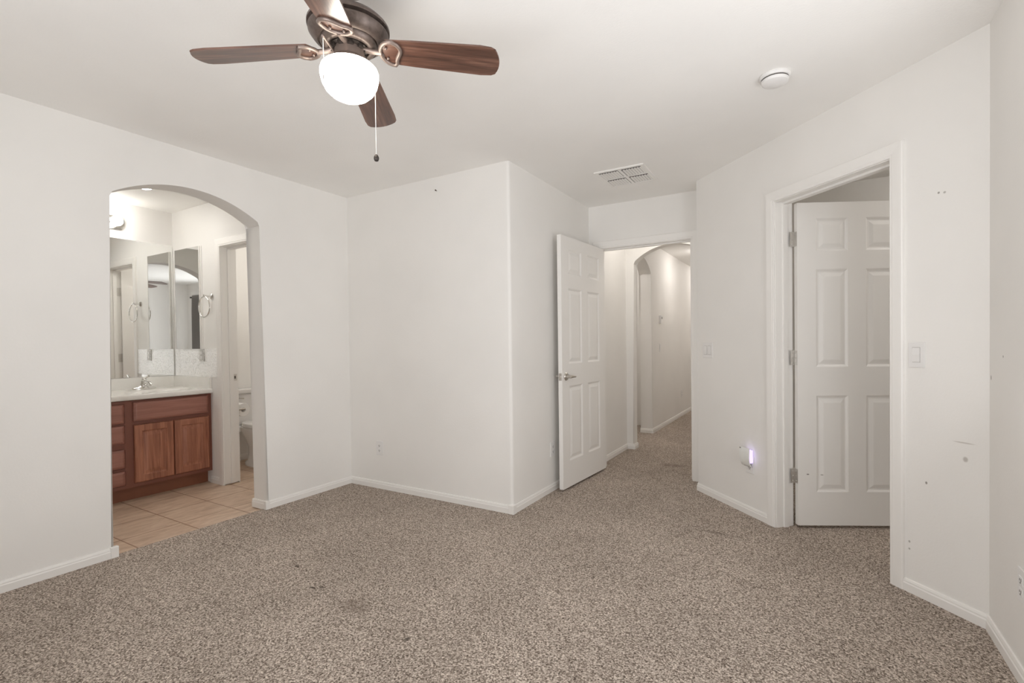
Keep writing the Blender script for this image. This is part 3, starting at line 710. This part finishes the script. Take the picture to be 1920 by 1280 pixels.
# medicine cabinet on the side wall
mc = thing('medicine_cabinet', 'tall mirrored medicine cabinet on the bathroom side wall', 'cabinet', (0, 0, 0))
MX0, MX1, MZ0, MZ1, MY = -1.69, -1.258, 1.167, 2.08, 2.319
obj('cabinet_box', B(MX0 - .006, MX1 + .022, MY + .007, 2.3315, MZ0, MZ1), M_trim, mc)
mdr = obj('mirror_door', B(MX0, MX1, MY, MY + .0065, MZ0, MZ1), mat('grey_mirror_glass', (.74, .74, .73), .015, 1), mc)
bm = bmesh.new(); fw = .006
for a in ((MX0 - .002, MX0 + fw, MZ0, MZ1), (MX1 - fw, MX1 + .003, MZ0, MZ1)): box(bm, a[0], a[1], MY - .002, MY + .0066, a[2], a[3])
obj('mirror_edge', bm, M_trim, mdr)
# backsplash panel below it with an ornate outlet cover
bs = obj('backsplash_panel', B(-1.722, T0 - .070, 2.3255, 2.3315, .919, 1.167), M_splash); tag(bs, 'embossed silvery white backsplash panel below the medicine cabinet', 'backsplash')
oc = thing('ornate_outlet', 'small ornate grey outlet cover on the embossed backsplash', 'wall outlet', (-1.250, 2.3255, 1.110), PI)
obj('cover_plate', B(-.040, .040, 0, .006, -.055, .055, .002), M_ornate, oc)
for s_ in (.02, -.02): obj('receptacle', B(-.016, .016, .0055, .008, s_ - .013, s_ + .013, .003), M_plast, oc)
# towel ring
tr = thing('towel_ring', 'chrome towel ring beside the medicine cabinet', 'towel ring', (-1.078, 2.332, 1.622))
bm = bmesh.new(); lathe(bm, [(0, -.001), (.026, -.001), (.026, -.006), (.020, -.012), (.010, -.016), (.009, -.060), (.013, -.064), (.013, -.074), (0, -.076)], seg=24, axis='y', cap=False); obj('mounting_post', bm, M_chrome, tr, auto=40)
bm = bmesh.new(); tube(bm, [(.088 * math.sin(a), -.068 - .0 * k, -.094 + .088 * math.cos(a)) for k, a in enumerate([2 * PI * j / 36 for j in range(36)])], .0055, 10, True); obj('ring', bm, M_chrome, tr, smooth=True)
# vanity light bar
vl_ = thing('vanity_light', 'chrome vanity light bar with bare lit globe bulbs over the mirror', 'wall light', (-1.745, 0, 2.262))
bm = bmesh.new(); out = []
by0, by1, hh = 1.18, 1.950, .056
for k in range(13): a = -PI / 2 + PI * k / 12; out.append((by1 - hh * .45 + hh * .45 * math.cos(a), hh * math.sin(a)))
for k in range(13): a = PI / 2 + PI * k / 12; out.append((by0 + hh * .45 + hh * .45 * math.cos(a), hh * math.sin(a)))
prism(bm, out, lambda a, b, d: (d, a, b), .001, .028)
bmesh.ops.bevel(bm, geom=[e_ for e_ in bm.edges if all(v.co.x > .02 for v in e_.verts)], offset=.010, segments=3, affect='EDGES')
obj('light_bar', bm, M_chrome, vl_, auto=40)
bp = None
for k in range(5):
    y = 1.872 - k * .16
    bm = bmesh.new(); lathe(bm, [(0, .025), (.024, .025), (.026, .030), (.024, .048), (.016, .050), (0, .050)], 0, y, 0, 20, 'x', False); so = obj('bulb_socket', bm, M_chrome, vl_, auto=40)
    bm = bmesh.new(); sphere(bm, Vector((.092, y, 0)), .043, 24, 16); tube(bm, [(.046, y, 0), (.062, y, 0)], .014, 14); obj('bulb', bm, M_bulb, so, smooth=True)

# ------------------------------------------------------------------ toilet room
to = thing('toilet', 'white toilet half hidden behind the arch jamb', 'toilet', (-1.745, 2.93, -.010))
def ell_loft(bm, secs, n=32, flat=None):
    rings = []
    for cx, rx_, ry_, z in secs:
        ring = []
        for k in range(n):
            a = 2 * PI * k / n; x = math.cos(a); y = math.sin(a)
            ring.append(bm.verts.new((cx + rx_ * (abs(x) ** .9) * (1 if x >= 0 else -1), ry_ * (abs(y) ** .9) * (1 if y >= 0 else -1), z)))
        rings.append(ring)
    for ra, rb in zip(rings, rings[1:]):
        for k in range(n): bm.faces.new((ra[k], ra[(k + 1) % n], rb[(k + 1) % n], rb[k]))
    bm.faces.new(rings[0]); bm.faces.new(rings[-1])
bm = bmesh.new(); ell_loft(bm, [(.40, .235, .120, 0), (.40, .232, .118, .028), (.40, .205, .098, .045), (.40, .195, .090, .12), (.41, .20, .098, .19), (.42, .225, .130, .26), (.43, .255, .165, .33), (.44, .275, .180, .375), (.44, .28, .184, .392), (.44, .27, .175, .398)])
box(bm, .03, .30, -.17, .17, .345, .398, .012); obj('bowl', bm, M_china, to, auto=50)
bm = bmesh.new(); ell_loft(bm, [(.46, .255, .183, .400), (.46, .262, .188, .408), (.46, .255, .183, .418), (.46, .262, .188, .421), (.46, .258, .184, .436), (.46, .22, .15, .442)]); obj('seat_lid', bm, M_china, to, auto=50)
obj('tank', B(.02, .215, -.225, .225, .395, .715, .02, 3), M_china, to, auto=50)
obj('tank_lid', B(.012, .228, -.235, .235, .715, .758, .010, 3), M_china, to, auto=50)
bm = bmesh.new(); lathe(bm, [(0, .214), (.016, .214), (.016, .222), (0, .226)], 0, -.165, .682, 16, 'x', False); tube(bm, [(.226, -.165, .682), (.235, -.14, .678), (.236, -.09, .668)], .007, 10); obj('flush_lever', bm, M_nickel, to, auto=40)
hp = thing('toilet_paper_holder', 'chrome toilet paper holder on the toilet room wall', 'toilet paper holder', (-1.03, 2.452, .625))
bm = bmesh.new()
for sx_ in (-.075, .075):
    tube(bm, [(sx_, 0, 0), (sx_, .078, 0)], .008, 10); lathe(bm, [(0, 0), (.022, 0), (.020, .006), (0, .008)], sx_, 0, 0, 16, 'y', False)
tube(bm, [(-.075, .075, 0), (.075, .075, 0)], .008, 10); obj('bracket', bm, M_nickel, hp, auto=40)
bm = bmesh.new(); lathe(bm, [(.020, -.052), (.057, -.052), (.059, -.048), (.059, .048), (.057, .052), (.020, .052), (.020, -.052)], 0, 0, 0, 32, 'x', False)
rl = obj('toilet_paper_roll', bm, M_paper, auto=40); rl.location = (-1.03, 2.527, .615); tag(rl, 'white toilet paper roll on its holder beside the toilet', 'toilet paper')

# ------------------------------------------------------------------ curtain at the window, seen in the cabinet mirror
rd = thing('curtain_rod', 'dark curtain rod glimpsed in the medicine cabinet mirror', 'curtain rod', (0, -.55, 2.16))
bm = bmesh.new(); tube(bm, [(.95, .075, 0), (3.72, .075, 0)], .009, 12); sphere(bm, Vector((3.735, .075, 0)), .018, 12, 8); sphere(bm, Vector((.935, .075, 0)), .018, 12, 8); obj('pole', bm, M_rod, rd, auto=45)
for x in (3.66, 1.0):
    bm = bmesh.new(); box(bm, x - .012, x + .012, 0, .010, -.05, .05); tube(bm, [(x, .005, -.012), (x, .085, -.012)], .007, 10); obj('bracket', bm, M_rod, rd, auto=45)
def curtain(label, x0, x1):
    bm = bmesh.new(); n = 90; rows = []
    for zz, amp in ((2.19, .010), (2.15, .014), (1.9, .022), (.9, .028), (.03, .030)):
        rows.append([bm.verts.new((x0 + (x1 - x0) * k / n, -.440 + amp * math.sin(k * .62 + .3 * math.sin(k * .17)) - (.0 if zz < 2.1 else 0), zz)) for k in range(n + 1)])
    for a, b in zip(rows, rows[1:]):
        for k in range(n): bm.faces.new((a[k], a[k + 1], b[k + 1], b[k]))
    o = obj('curtain', bm, M_curtain, smooth=True); s = o.modifiers.new('thickness', 'SOLIDIFY'); s.thickness = .002
    return tag(o, label, 'curtain')
curtain('grey-brown curtain hanging by the bracket in the medicine cabinet reflection', 3.30, 3.62)
